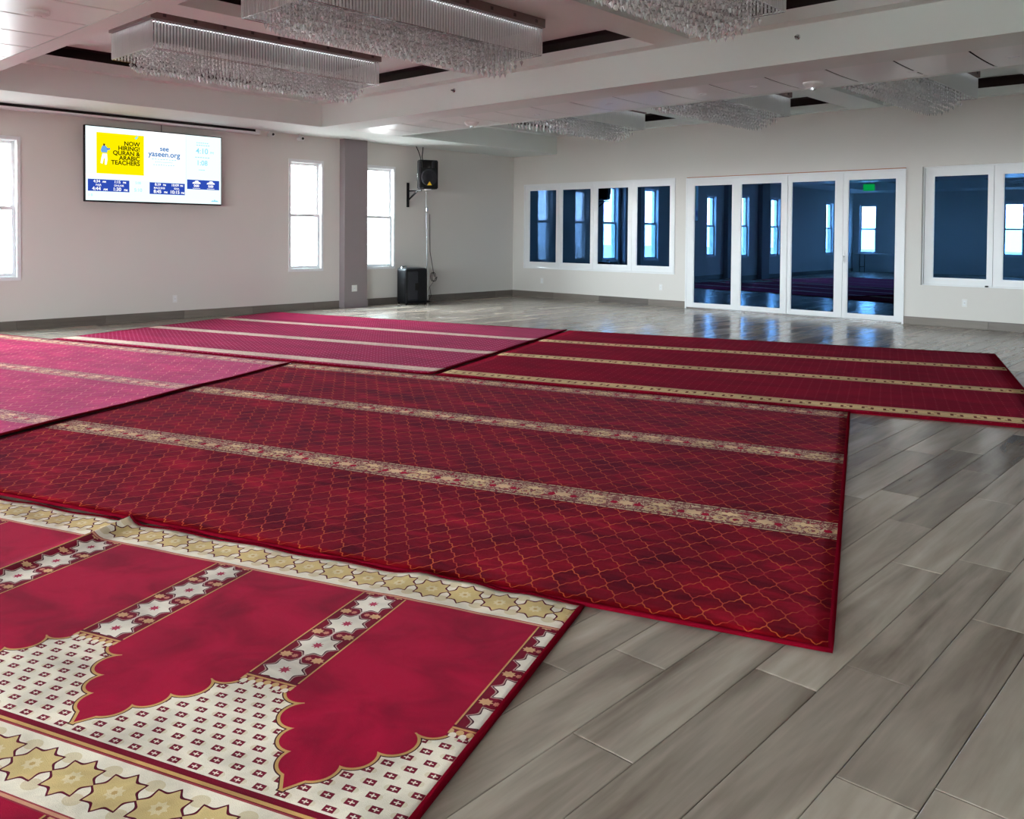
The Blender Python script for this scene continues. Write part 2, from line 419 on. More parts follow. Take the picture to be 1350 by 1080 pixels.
# planks run along y, 0.2 m wide, 1.22 m long
fixed = {11.485: -12.22, 11.285: -11.755, 11.885: -11.33, 12.085: -11.91, 11.685: -10.33}
cand, rest = [], []
PL = 1.22
x = 11.485-57*.2-.2
while x < XR:
    ph = next((b for a, b in fixed.items() if abs(a-x) < .01), random.uniform(0, PL))
    y = YF-PL+((ph-YF) % PL)
    while y < 0:
        x0, x1, y0, y1 = max(x, 0), min(x+.2, XR), max(y, YF), min(y+PL, 0)
        if x1-x0 > .03 and y1-y0 > .03:
            pts = [Vector((a, b)) for a in (x0, (x0+x1)/2, x1) for b in (y0, (y0+y1)/2, y1, y0*.75+y1*.25, y0*.25+y1*.75)]
            vis = False
            for p in pts:
                if any(inside(p, k) for k in Q.values()): continue
                s_ = px((p.x, p.y, 0))
                if s_ and -10 < s_[0] < 1360 and -10 < s_[1] < 1090: vis = True
            z = (Vector(((x0+x1)/2, (y0+y1)/2))-Vector((12.92, -14.04))).length
            (cand if vis else rest).append((z, x0, x1, y0, y1, random.random()))
        y += PL
    x += .2
cand.sort(); rest += cand[290:]; cand = cand[:290]
def plank_mesh(mb, x0, x1, y0, y1):
    g, b = .0013, .0026
    o = [(x0+g, y0+g), (x1-g, y0+g), (x1-g, y1-g), (x0+g, y1-g)]; i = [(x0+g+b, y0+g+b), (x1-g-b, y0+g+b), (x1-g-b, y1-g-b), (x0+g+b, y1-g-b)]
    mb.add([(a, c_, -.0059) for a, c_ in o]+[(a, c_, -.0014) for a, c_ in o]+[(a, c_, 0) for a, c_ in i],
           [(0, 1, 5, 4), (1, 2, 6, 5), (2, 3, 7, 6), (3, 0, 4, 7), (4, 5, 9, 8), (5, 6, 10, 9), (6, 7, 11, 10), (7, 4, 8, 11), (8, 9, 10, 11)])
def tone_attr(me, vals):
    a = me.attributes.new('tone', 'FLOAT', 'FACE')
    for i, v in enumerate(vals): a.data[i].value = v
for z, x0, x1, y0, y1, tn in cand:
    mb = MB(); plank_mesh(mb, x0, x1, y0, y1); o = obj('plank', mb, m_plank, floor, fixn=False); tone_attr(o.data, [tn]*9)
mb = MB(); tv = []
for z, x0, x1, y0, y1, tn in rest: plank_mesh(mb, x0, x1, y0, y1); tv += [tn]*9
o = obj('distant_planks', mb, m_plank, floor, fixn=False, kind='stuff'); tone_attr(o.data, tv)

# ---------------------------------------------------------------- structure: walls with openings
def wall(name, axis, at0, at1, a0, a1, ops, mat, top=HT):
    """axis 'x': slab between x=at0..at1 running along y; ops = (a0,a1,z0,z1)"""
    mb = MB()
    def bx(p0, p1, z0, z1):
        if p1-p0 < 1e-4 or z1-z0 < 1e-4: return
        if axis == 'x': mb.box(at0, at1, p0, p1, z0, z1)
        else: mb.box(p0, p1, at0, at1, z0, z1)
    c = a0
    for (b0, b1, z0, z1) in sorted(ops):
        bx(c, b0, -.12, top); bx(b0, b1, -.12, z0); bx(b0, b1, z1, top); c = b1
    bx(c, a1, -.12, top)
    return obj(name, mb, mat, kind='structure')
WZ0, WZ1, WH = .70, 2.63, .345         # window opening heights and half width
LWIN = [-3.745, -5.405, -10.345, -12.45, -17.2]; FWIN = [.56, 5.45, 7.15, 8.75, 10.2, 11.9, 13.4, 14.9]  # front windows beyond the mirrored pair are unseen, added to brighten the room
wall('wall_left', 'x', -.22, 0, YF-.22, .25, [(y-WH, y+WH, WZ0, WZ1) for y in LWIN], m_wall)
wall('wall_front', 'y', YF-.22, YF, -.22, XR+.22, [(x-WH, x+WH, WZ0, WZ1) for x in FWIN], m_wall)
RWIN = []
wall('wall_right', 'x', XR, XR+.22, YF-.22, .25, [(y-WH, y+WH, WZ0, WZ1) for y in RWIN], m_wall)
BOP = [(.33, 4.18, .62, 2.455), (4.42, 8.36, -.006, 2.455), (8.6, 12.5, .62, 2.455)]
wall('wall_back', 'y', 0, .2, -.22, XR+.22, BOP, m_wall)
hb = MB(); hb.box(-.2, XR, 5.0, 5.1, -.1, HT).box(XR, XR+.1, .2, 5.1, -.1, HT).box(-.2, XR, .2, 5., -.14, -.02).box(-.2, XR, .2, 5., 3.2, 3.3)
obj('wall_hall', hb, m_hall, kind='structure')
HWIN = [1.32, 2.72]
wall('wall_hall_end', 'x', -.42, -.2, .2, 5.1, [(y-.30, y+.30, WZ0, 2.5) for y in HWIN], m_hall)

# pale concrete yard outside the windows
obj('ground', MB().box(-90, 90, -110, 90, -.60, -.45), plain('concrete_yard', (.68, .67, .65, 1), .9, scale=.4, var=.1), kind='structure')

# baseboards: single pieces of wood tile along the foot of the walls
def baseboard(name, axis, sgn, segs):
    root = empty(name, (0, 0, 0), 'structure')
    for a0, a1 in segs:
        c = a0
        while c < a1-1e-3:
            e = min(c+1.2, a1)
            if a1-e < .25: e = a1
            mb = MB()
            if axis == 'x': mb.bevbox(0., .012, c+.0012, e-.0012, 0.001, .125, .003)
            else: mb.bevbox(c+.0012, e-.0012, -.012, 0., 0.001, .125, .003)
            o = obj('tile', mb, m_base, root); t = random.random(); tone_attr(o.data, [t]*len(o.data.polygons)); c = e
baseboard('baseboard_left', 'x', 1, [(-20, -11.75), (-11.25, -4.69), (-4.18, -.012)])
baseboard('baseboard_back', 'y', -1, [(0, 4.42), (8.36, 16.5)])

# grey columns on the left wall
def column(y0, y1, name):
    mb = MB(); mb.bevbox(0, .16, y0, y1, .0, HC, .004); o = obj(name, mb, m_column, kind='structure')
    obj('column_base', MB().bevbox(0, .172, y0-.012, y1+.012, .001, .125, .003), m_column, o)
    return o
column(-4.69, -4.18, 'trim_1'); column(-11.75, -11.25, 'trim_2')

# ---------------------------------------------------------------- double hung windows
wn = [0]
def dh_window(place, c, WH=WH, WZ1=WZ1):
    """local: a along the wall, z up, d = depth into the room (0 at wall face)"""
    wn[0] += 1
    if place == 'H': f = lambda a, z, d: (d-.2, c+a, z); rp = (-.4, c, (WZ0+WZ1)/2)
    elif place == 'L': f = lambda a, z, d: (d, c+a, z); rp = (-.2, c, (WZ0+WZ1)/2)
    elif place == 'R': f = lambda a, z, d: (XR-d, c+a, z); rp = (XR+.2, c, (WZ0+WZ1)/2)
    else: f = lambda a, z, d: (c+a, YF+d, z); rp = (c, YF-.2, (WZ0+WZ1)/2)
    root = empty('window_%d' % wn[0], f(0, WZ0, 0), 'structure')
    def fr(mb, a0, a1, z0, z1, t, d0, d1):
        for (p0, p1, q0, q1) in ((a0, a1, z0, z0+t), (a0, a1, z1-t, z1), (a0, a0+t, z0+t, z1-t), (a1-t, a1, z0+t, z1-t)):
            mb.prism([(p0, q0), (p1, q0), (p1, q1), (p0, q1)], f, d0, d1)
        return mb
    obj('casing', fr(MB(), -WH-.012, WH+.012, WZ0-.02, WZ1+.02, .046, -.01, .014), m_white, root)
    obj('frame', fr(MB(), -WH, WH, WZ0, WZ1, .036, -.16, -.008), m_vinyl, root)
    zm = 1.672
    for nm, z0, z1, d, pm in (('upper_sash', zm-.02, WZ1-.03, -.085, m_pane), ('lower_sash', WZ0+.03, zm+.02, -.05, m_film)):
        s = obj(nm, fr(MB(), -WH+.03, WH-.03, z0, z1, .050, d-.03, d), m_white, root)
        obj('pane', MB().prism([(-WH+.066, z0+.036), (WH-.066, z0+.036), (WH-.066, z1-.036), (-WH+.066, z1-.036)], f, d-.018, d-.014), pm, s)
    rot = {'L': (0, R(-90), 0), 'H': (0, R(-90), 0), 'R': (0, R(90), 0), 'F': (R(90), 0, 0)}[place]
    w, h = 2*WH, WZ1-WZ0
    portal(rp, rot, *((h, w) if place != 'F' else (w, h)))
for y in LWIN: dh_window('L', y)
for x in FWIN: dh_window('F', x)
for y in RWIN: dh_window('R', y)
for y in HWIN: dh_window('H', y, .30, 2.5)

# ---------------------------------------------------------------- folding glass walls in the back wall
def rect_frame(mb, x0, x1, z0, z1, gx0, gx1, gz0, gz1, y0, y1):
    mb.box(x0, gx0, y0, y1, z0, z1).box(gx1, x1, y0, y1, z0, z1).box(gx0, gx1, y0, y1, z0, gz0).box(gx0, gx1, y0, y1, gz1, z1); return mb
def glazed(root, leafs, z0, z1, gz0, gz1, y0, leafname, tilt):
    out = []
    for k, (x0, x1, gx0, gx1) in enumerate(leafs):
        y1 = y0+.055
        M = Matrix.Translation(((x0+x1)/2, y0, 0)) @ Matrix.Rotation(R(tilt[k]), 4, 'Z') @ Matrix.Translation((-(x0+x1)/2, -y0, 0))
        mb = rect_frame(MB(), x0+.003, x1-.003, z0, z1, gx0-.012, gx1+.012, gz0-.012, gz1+.012, y0, y1).xf(M)
        lf = obj(leafname, mb, m_white, root)
        obj('glazing_bead', rect_frame(MB(), gx0-.013, gx1+.013, gz0-.013, gz1+.013, gx0, gx1, gz0, gz1, y0+.006, y0+.03).xf(M), m_white, lf)
        obj('pane', MB().box(gx0-.005, gx1+.005, y0+.016, y0+.022, gz0-.005, gz1+.005).xf(M), m_blue, lf)
        out.append(lf)
    return out
def surround(root, x0, x1, z0, z1, t, y0, y1, sill=True):
    mb = MB().box(x0, x0+t, y0, y1, z0, z1).box(x1-t, x1, y0, y1, z0, z1).box(x0+t, x1-t, y0, y1, z1-t, z1)
    if sill: mb.box(x0+t, x1-t, y0, y1, z0, z0+t)
    return obj('frame', mb, m_white, root)
r1 = empty('window_folding_1', (2.25, 0, .62), 'structure')
surround(r1, .33, 4.18, .62, 2.455, .025, -.012, .12)
glazed(r1, [(.358, 1.335, .495, 1.237), (1.335, 2.247, 1.422, 2.158), (2.247, 3.188, 2.352, 3.09), (3.188, 4.152, 3.312, 4.06)], .648, 2.428, .768, 2.312, -.004, 'leaf', [.35, -.3, .4, -.2])
rd = empty('door_1', (6.39, 0, 0), 'structure')
surround(rd, 4.42, 8.36, 0.0, 2.44, .028, -.016, .12, False)
obj('threshold', MB().bevbox(4.45, 8.33, -.01, .1, .0, .022, .004), m_chrome, rd)
obj('shim', MB().box(4.43, 8.35, .0, .1, 2.441, 2.4545), m_wood, rd)
lv = glazed(rd, [(4.45, 5.472, 4.605, 5.352), (5.472, 6.418, 5.552, 6.298), (6.418, 7.378, 6.498, 7.238), (7.378, 8.33, 7.468, 8.205)], .026, 2.41, .112, 2.29, 0.0, 'door_leaf', [2.05, -.4, -.1, .15])
hd = MB().bevbox(7.392, 7.418, -.012, .0, .93, 1.13, .004).tube([(7.405, -.012, 1.04), (7.405, -.055, 1.04), (7.405, -.06, 1.03)], .009, 8).bevbox(7.395, 7.415, -.068, -.05, .95, 1.05, .006)
obj('handle', hd, m_white, lv[3], smooth=False)
for k in (0, 1, 2): obj('hinge', MB().tube([(6.418, -.006, .25+.95*k), (6.418, -.006, .33+.95*k)], .007, 8), m_white, lv[1])
r3 = empty('window_folding_2', (10.5, 0, .62), 'structure')
surround(r3, 8.6, 12.5, .62, 2.455, .018, .06, .18)
glazed(r3, [(8.62+.96*k, 9.58+.96*k, 8.757+.957*k, 9.497+.957*k) for k in range(4)], .64, 2.435, .745, 2.302, .075, 'leaf', [.1, 0, .1, 0])
obj('latch', MB().bevbox(9.49, 9.53, .03, .075, .628, .65, .004), m_black, r3)

# ---------------------------------------------------------------- ceiling
Z1, ZL, Z2 = 3.435, 3.555, 3.70
ceil = obj('ceiling', MB().box(-.2, XR+.2, YF-.2, .2, HT, HT+.1), m_ceil, kind='structure')
XT0, XT1 = 1.25, 15.2
sf = MB()
sf.box(0, XT0, YF, 0, HC, HT)                       # strip along the left wall
sf.box(XT1, XR, YF, 0, HC, HT)
sf.box(XT0, XT1, -5.946, -5.40, HC, HT)             # beam
sf.box(XT0, XT1, -4.385, -4.30, HC, HT)
sf.box(XT0, XT1, -5.40, -4.385, HC+.03, HT)
sf.box(XT0, XT1, -11.18, -11.0, HC, HT); sf.box(XT0, XT1, -13.2, -11.18, HC+.03, HT); sf.box(XT0, XT1, -13.3, -13.2, HC, HT)
sf.box(XT0, XT1, YF, -18.3, HC, HT)
obj('soffit', sf, m_ceil, ceil)
def tray(y0, y1, holes, hy0, hy1):
    mb = MB()
    # recessed level with a hole per chandelier; thin so that the cove above is hollow
    xs = XT0
    mb.box(XT0, XT1, y0, hy0, Z1, ZL); mb.box(XT0, XT1, hy1, y1, Z1, ZL)
    for a, b in holes: mb.box(xs, a, hy0, hy1, Z1, ZL); xs = b
    mb.box(xs, XT1, hy0, hy1, Z1, ZL)
    obj('tray', mb, m_ceil, ceil)
    tp = MB(); tp.box(XT0, XT1, y0, y1, Z2, Z2+.06)
    xs = XT0
    for a, b in holes+[(XT1, XT1)]:
        if a-xs > .5: tp.box(xs+.22, a-.22, y0, y1, ZL, Z2)
        xs = b
    obj('tray_top', tp, m_ceil, ceil)
    for a, b in holes:                                  # cove shade put in as dark brown sheets round each opening
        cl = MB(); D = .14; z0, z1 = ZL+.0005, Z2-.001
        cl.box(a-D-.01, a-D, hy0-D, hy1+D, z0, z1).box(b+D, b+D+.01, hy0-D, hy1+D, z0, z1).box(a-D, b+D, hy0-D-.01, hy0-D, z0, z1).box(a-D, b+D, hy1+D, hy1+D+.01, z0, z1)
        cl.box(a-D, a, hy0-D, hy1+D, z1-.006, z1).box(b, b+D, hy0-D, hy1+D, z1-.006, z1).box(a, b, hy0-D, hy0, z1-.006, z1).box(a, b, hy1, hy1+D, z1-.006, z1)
        obj('cove_shade', cl, m_cove_shade, ceil)
tray(-11.0, -5.946, [(1.42, 4.95), (5.35, 7.72), (8.15, 10.5), (11.0, 13.3)], -10.82, -6.14)
tray(-4.30, 0., [(1.42, 4.75), (5.3, 7.5), (8.05, 10.3), (10.9, 13.1)], -4.12, -.16)
tray(-18.3, -13.3, [(1.42, 4.4), (5.1, 7.15), (7.9, 9.9), (10.7, 12.7)], -18.1, -13.5)
# ceiling panels laid between the borders, each its own piece
def panels(y0, y1, x_ref, pitch, n0):
    x = x_ref-pitch*math.ceil((x_ref-XT0)/pitch)
    while x < XT1:
        a, b = max(x, XT0), min(x+pitch, XT1)
        if b-a > .05:
            bm_ = MB(); n = 6; g = .010; vs = []; fs = []
            for i in range(n+1):
                s_ = i/n; yy = y0+.006+(y1-y0-.012)*s_; sag = .010*4*s_*(1-s_)
                vs += [(a+g, yy, HC+.008-sag), (a+g+.006, yy, HC+.002-sag), (b-g-.006, yy, HC+.002-sag), (b-g, yy, HC+.008-sag)]
            for i in range(n):
                for k in range(3): fs.append((i*4+k, i*4+k+1, i*4+k+5, i*4+k+4))
            bm_.add(vs, fs)
            o = obj('ceiling_panel', bm_, m_tile, ceil, fixn=False)
            if n0: o.data.flip_normals()
        x += pitch
obj('panel_backing', MB().box(XT0, XT1, -5.40, -4.385, HC+.022, HC+.03).box(XT0, XT1, -13.2, -11.18, HC+.022, HC+.03), m_dark, ceil)
panels(-5.40, -4.385, 7.28, .672, True); panels(-13.2, -11.18, 6.109, .652, True)

# ---------------------------------------------------------------- carpets
def carpet(name, key, mat, label, hf, nu=60, nv=48, seam=None):
    TR, TL, BR, BL, LU, LV = Q[key]
    c0 = (TR+TL+BR+BL)/4; base = Vector((c0.x, c0.y, 0))
    P2 = lambda s, t: (TR*(1-s)+TL*s)*(1-t)+(BR*(1-s)+BL*s)*t
    vs, uvs, fs = [], [], []
    for j in range(nv+1):
        for i in range(nu+1):
            s, t = i/nu, j/nv; p = P2(s, t); h, sh = hf(s*LU, t*LV, LU, LV)
            vs.append((p.x+sh*V_.x, p.y+sh*V_.y, h)); uvs.append((s*LU, t*LV))
    for j in range(nv):
        for i in range(nu):
            a = j*(nu+1)+i; fs.append((a, a+nu+1, a+nu+2, a+1))
    # skirt down to the floor
    ring = [i for i in range(nu+1)]+[(j+1)*(nu+1)-1 for j in range(1, nv+1)]+[nv*(nu+1)+i for i in range(nu-1, -1, -1)]+[j*(nu+1) for j in range(nv-1, 0, -1)]
    o0 = len(vs)
    for k in ring: x_, y_, z_ = vs[k]; vs.append((x_, y_, max(.0005, z_-.011) if z_ < .06 else z_-.011)); uvs.append(uvs[k])
    n = len(ring)
    for k in range(n): fs.append((ring[k], ring[(k+1) % n], o0+(k+1) % n, o0+k))
    mb = MB(); mb.add(vs, fs)
    root = empty(name, base); tag(root, *label)
    o = obj('pile', mb, mat, root, smooth=True, fixn=False)
    ul = o.data.uv_layers.new(name='UVMap')
    for lp in o.data.loops: ul.data[lp.index].uv = uvs[lp.vertex_index]
    # stitched edge binding, a raised cord round the rim
    rim = [Vector(vs[k]) for k in ring]; rim.append(rim[0]); bd = MB(); prof = []
    ctr = Vector((c0.x, c0.y, 0))
    out = []
    for k, p in enumerate(rim):
        a = rim[k-1 if k else -2]; b = rim[(k+1) if k < len(rim)-1 else 1]; d = (b-a); d.z = 0; d.normalize(); nrm = Vector((-d.y, d.x, 0))
        if nrm.dot(p-ctr) < 0: nrm = -nrm
        ww = .013
        prof.append([p+nrm*.006+Vector((0, 0, -.010)), p+nrm*.007+Vector((0, 0, .0005)), p-nrm*ww*.4+Vector((0, 0, .0035)), p-nrm*ww+Vector((0, 0, .0008))])
    for pr in prof: out += [(v.x, v.y, max(v.z, .0008)) for v in pr]
    f2 = [(i*4+k, i*4+k+1, (i+1)*4+k+1, (i+1)*4+k) for i in range(len(prof)-1) for k in range(3)]
    bd.add(out, f2); obj('edge_binding', bd, m_bind, root, smooth=True)
    return root
def g(x, c, w): return math.exp(-((x-c)/w)**2)
def h_prayer(u, v, LU, LV):
    h = .013+.0015*math.sin(u*3.1)*math.sin(v*2.7)
    e = math.exp(-v/.12)                                  # the far edge is rippled
    h += e*(.015*g(u, .43, .10)+.018*g(u, .66, .09)+.009*g(u, .22, .08)+.004*math.sin(u*14))
    h += .030*g(u, 2.20, .030)*(.45+.75*math.exp(-v/.35))     # folded ridge
    return h, 0.
def h_flat(u, v, LU, LV): return .012+.002*math.sin(u*2.3+1)*math.sin(v*1.9), 0.
def h_wave(u, v, LU, LV): return .013+.003*math.sin(v*5.2+.6*math.sin(u*1.3))+.002*math.sin(u*2.1), 0.
def h_seam(u, v, LU, LV): return .013+.003*math.sin(v*5.0)+.028*math.exp(-u/.10)*(.4+.6*v/LV), 0.
def h_cseam(u, v, LU, LV): return .012+.012*math.exp(-u/.08), 0.
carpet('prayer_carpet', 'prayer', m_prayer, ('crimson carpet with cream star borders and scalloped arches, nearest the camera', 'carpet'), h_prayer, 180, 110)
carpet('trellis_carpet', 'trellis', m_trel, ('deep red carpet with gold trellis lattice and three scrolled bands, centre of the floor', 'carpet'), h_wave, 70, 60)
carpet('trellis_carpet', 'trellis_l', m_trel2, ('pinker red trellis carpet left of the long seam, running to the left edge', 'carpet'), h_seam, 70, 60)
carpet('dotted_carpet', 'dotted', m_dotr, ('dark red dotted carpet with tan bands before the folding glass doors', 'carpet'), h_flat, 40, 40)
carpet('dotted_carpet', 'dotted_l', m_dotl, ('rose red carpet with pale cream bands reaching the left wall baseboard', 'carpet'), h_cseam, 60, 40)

# ---------------------------------------------------------------- chandeliers
CW, CL, ZB, ZT = 1.0, 3.0, 3.30, 3.60
m_rod_fill = emit('rod_fill_glow', rgb(240, 246, 255), 7.)
def chandelier(cx, cy):
    root = empty('crystal_chandelier', (cx, cy, Z2))
    x0, x1, y0, y1 = cx-CW/2, cx+CW/2, cy-CL/2, cy+CL/2
    can = obj('canopy', MB().bevbox(x0-.03, x1+.03, y0-.03, y1+.03, ZT+.005, Z2-.001, .004), m_canopy, root)
    for k in range(9):
        yy = y0+.12+k*(CL-.24)/8
        for s_ in (-1, 1): xx = cx+s_*(CW/2+.03); obj('bolt', MB().box(xx-.006, xx+.006, yy-.018, yy+.018, ZT+.035, ZT+.07), m_bolt, can)
    for k in range(3):
        xx = x0+.15+k*.35
        for s_ in (-1, 1): yy = cy+s_*(CL/2+.03); obj('bolt', MB().box(xx-.018, xx+.018, yy-.006, yy+.006, ZT+.035, ZT+.07), m_bolt, can)
    obj('mirror_plate', MB().box(x0+.03, x1-.03, y0+.03, y1-.03, ZT-.008, ZT+.004), m_steel, root)
    ls = MB(); e_ = .035
    for (a0, a1, b0, b1) in ((x1-e_-.006, x1-e_, y0+e_, y1-e_), (x0+e_+.012, x1-e_-.006, y0+e_, y0+e_+.006)):
        ls.box(a0, a1, b0, b1, ZT-.0115, ZT-.0085)
    obj('rod_fill_strip', ls, m_rod_fill, root)  # glowing strips added to brighten the crystal rods from inside
    rail = MB()
    for z_ in (ZT-.004, ZB+.004):
        rail.tube([(x0, y0, z_), (x1, y0, z_), (x1, y1, z_), (x0, y1, z_), (x0, y0, z_)], .004, 6)
        if z_ < ZT-.1: rail.tube([(x0+.06, y0+.06, z_), (x1-.06, y0+.06, z_), (x1-.06, y1-.06, z_), (x0+.06, y1-.06, z_), (x0+.06, y0+.06, z_)], .003, 6)
    obj('rail', rail, m_chrome, root)
    pts = []
    n = 84
    for k in range(n+1):
        yy = y0+k*CL/n; pts += [(x1, yy), (x0, yy)]
    n = 28
    for k in range(1, n):
        xx = x0+k*CW/n; pts += [(xx, y0), (xx, y1)]
    rod = None
    for (a, b) in pts:
        if rod is None:
            mb = MB().tube([(a, b, ZT-.006), (a, b, ZB+.006)], [.0115, .0115], 6); rod = obj('crystal_rod', mb, m_rod, root, at=(a, b, ZT-.006))
            first = rod
        else:
            r_ = first.copy(); COL.objects.link(r_); r_.parent = root; r_.location = (a-cx, b-cy, ZT-.006-Z2)
    dr = MB(); wires = MB()
    nx, ny = 9, 32
    for i in range(nx):
        for j in range(ny):
            xx = x0+.18+(CW-.36)*i/(nx-1)+random.uniform(-.006, .006); yy = y0+.13+(CL-.26)*j/(ny-1)+random.uniform(-.006, .006)
            e = 1-abs(2*i/(nx-1)-1)
            zb = ZB-.085-.12*math.sin(math.pi*min(1, .12+e*.88)/2)+random.uniform(-.008, .008)
            z_ = zb; k = 0
            while z_ < ZB+.10:
                hh = .036 if k == 0 else .022; r_ = .021 if k == 0 else .016
                a0 = random.uniform(0, 1.5); c_ = z_+hh
                ring = [(xx+r_*math.cos(a0+q_*math.pi/3), yy+r_*math.sin(a0+q_*math.pi/3), c_+hh*.35) for q_ in range(6)]
                dr.add([(xx, yy, c_-hh), (xx, yy, c_+hh)]+ring, [(0, 2+(q_+1) % 6, 2+q_) for q_ in range(6)]+[(1, 2+q_, 2+(q_+1) % 6) for q_ in range(6)])
                z_ += hh*2+.006; k += 1
            wires.tube([(xx, yy, zb), (xx, yy, ZT-.01)], .0012, 3, False)
    obj('crystal_strands', dr, m_crystal, root, kind='stuff', fixn=False)
    obj('strand_wires', wires, m_chrome, root, kind='stuff', fixn=False)
    return root
ch = chandelier(3.50, -8.475)
spots = [(3.50, -8.475, 'long crystal chandelier nearest the wall screen, in the near ceiling tray'),
         (6.32, -8.475, 'long crystal chandelier in the middle of the near tray, largest in view'),
         (9.10, -8.475, 'crystal chandelier cut off by the top edge, above the beam'),
         (3.50, -2.30, 'crystal chandelier beyond the beam, above the left folding windows'),
         (6.30, -2.30, 'crystal chandelier beyond the beam, high above the folding glass doors'),
         (9.05, -2.30, 'crystal chandelier beyond the beam, rightmost, above the right folding windows'),
         (3.3, -15.8, 'crystal chandelier in the rear tray mirrored in the glass, nearest the left wall'),
         (6.1, -15.8, 'crystal chandelier in the rear tray mirrored in the glass, second from the left wall')]
for k, (x, y, lb) in enumerate(spots):
    c_ = ch if k == 0 else copy_tree(ch)
    c_.location = (x, y, Z2); tag(c_, lb, 'chandelier', 'crystal chandeliers under the ceiling')

# ---------------------------------------------------------------- wall screen
TX = .12                                             # face of the screen
TY0, TY1, TZ0, TZ1 = -9.19, -7.075, 1.79, 2.89
tvr = empty('wall_screen', (TX, (TY0+TY1)/2, TZ0)); tag(tvr, 'large wall screen showing a yellow hiring notice and a timetable', 'television')
obj('bezel', MB().bevbox(TX-.06, TX, TY0, TY1, TZ0, TZ1, .008), m_black, tvr)
obj('wall_mount', MB().box(0, TX-.06, -8.5, -7.8, 2.1, 2.6), m_black, tvr)
b_ = .014; SY0, SY1, SZ0, SZ1 = TY0+b_, TY1-b_, TZ0+b_+.006, TZ1-b_
scr = obj('display', MB().box(TX-.002, TX+.001, SY0, SY1, SZ0, SZ1), emit('screen_pale', rgb(232, 253, 255), 1.05), tvr)
em = {k: emit('screen_'+k, c_, s_) for k, (c_, s_) in dict(white=(rgb(255, 255, 255), 1.05), yellow=(rgb(250, 232, 0), .95), navy=(rgb(48, 78, 180), .9), ink=(rgb(40, 34, 10), .7),
      teal=(rgb(20, 120, 190), .9), cyan=(rgb(140, 218, 240), .95), skin=(rgb(90, 60, 40), .8), blue=(rgb(110, 170, 235), .9)).items()}
def sp(s, t, d): return (TX+d, SY0+(SY1-SY0)*s, SZ1-(SZ1-SZ0)*t)
def srect(name, s0, t0, s1, t1, mat, d=.002, par=scr):
    return obj(name, MB().prism([(s0, t0), (s1, t0), (s1, t1), (s0, t1)], lambda a, b, dd: sp(a, b, dd), d-.001, d), em[mat], par)
def stext(txt, s, t, size, mat, align='CENTER', bold=0., d=.0035, par=scr):
    cu = bpy.data.curves.new('lettering', 'FONT'); cu.body = txt; cu.size = size; cu.align_x = align; cu.align_y = 'CENTER'; cu.offset = bold; cu.extrude = .0003
    o = bpy.data.objects.new('lettering', cu); me = bpy.data.meshes.new_from_object(o); bpy.data.objects.remove(o)
    me.name = 'lettering'; me.materials.clear(); me.materials.append(em[mat])
    p = Vector(sp(s, t, d))-wloc(par)
    for v in me.vertices: x_, y_, z_ = v.co; v.co = (p.x+z_, p.y+x_, p.z+y_)
    o = bpy.data.objects.new('lettering', me); COL.objects.link(o); o.parent = par
srect('white_pane', .405, .0, .715, .70, 'white', .0015); srect('white_pane', .0, .64, .715, .70, 'white', .0015)
yp = srect('notice', .072, .075, .402, .632, 'yellow', .0025)
for tx, t in (('NOW', .205), ('HIRING!', .272), ('QURAN &', .34), ('ARABIC', .407), ('TEACHERS', .474)):
    stext(tx, .372, t, .088, 'ink', 'RIGHT', .002, .0045)
# little figure printed on the notice: white trousers, blue shirt, holding a tablet
fg = lambda poly, mat, nm: obj(nm, MB().prism(poly, lambda a, b, dd: sp(a, b, dd), .0028, .0038), em[mat], scr)
fg([(.112, .36), (.143, .36), (.146, .44), (.140, .51), (.128, .51), (.129, .43), (.122, .42), (.112, .50), (.099, .49), (.105, .42)], 'white', 'printed_figure')
fg([(.112, .255), (.132, .25), (.148, .285), (.163, .29), (.162, .305), (.146, .31), (.143, .345), (.106, .345), (.101, .31)], 'blue', 'printed_figure')
fg([(.118, .225), (.128, .225), (.131, .24), (.126, .255), (.117, .252)], 'skin', 'printed_figure')
fg([(.140, .29), (.162, .28), (.166, .292), (.146, .303)], 'navy', 'printed_figure')
fg([(.335, .12), (.352, .085), (.362, .09), (.35, .13)], 'cyan', 'printed_mark')
stext('see', .553, .235, .105, 'teal', 'CENTER', .002); stext('yaseen.org', .553, .315, .115, 'teal', 'CENTER', .002)
for t, a, b in ((.385, .46, .65), (.425, .485, .62), (.465, .47, .635)):
    for k in range(9):
        s0 = a+(b-a)*k/9; srect('fine_print', s0, t-.004, s0+(b-a)/9*.65, t+.006, 'cyan', .003)
srect('divider', .7155, .02, .7175, .70, 'cyan', .003)
stext('4:10', .845, .225, .12, 'cyan', 'CENTER', .001); stext('PM', .925, .24, .05, 'cyan'); stext('1:08', .845, .40, .11, 'cyan', 'CENTER', .001)
for t, a, b in ((.10, .80, .90), (.135, .80, .91), (.315, .79, .91), (.50, .82, .87)):
    for k in range(6): s0 = a+(b-a)*k/6; srect('fine_print', s0, t-.004, s0+(b-a)/6*.7, t+.006, 'cyan', .003)
srect('bar', .014, .712, .298, .875, 'navy'); srect('bar', .443, .718, .709, .885, 'navy'); srect('bar', .727, .65, .985, .79, 'navy')
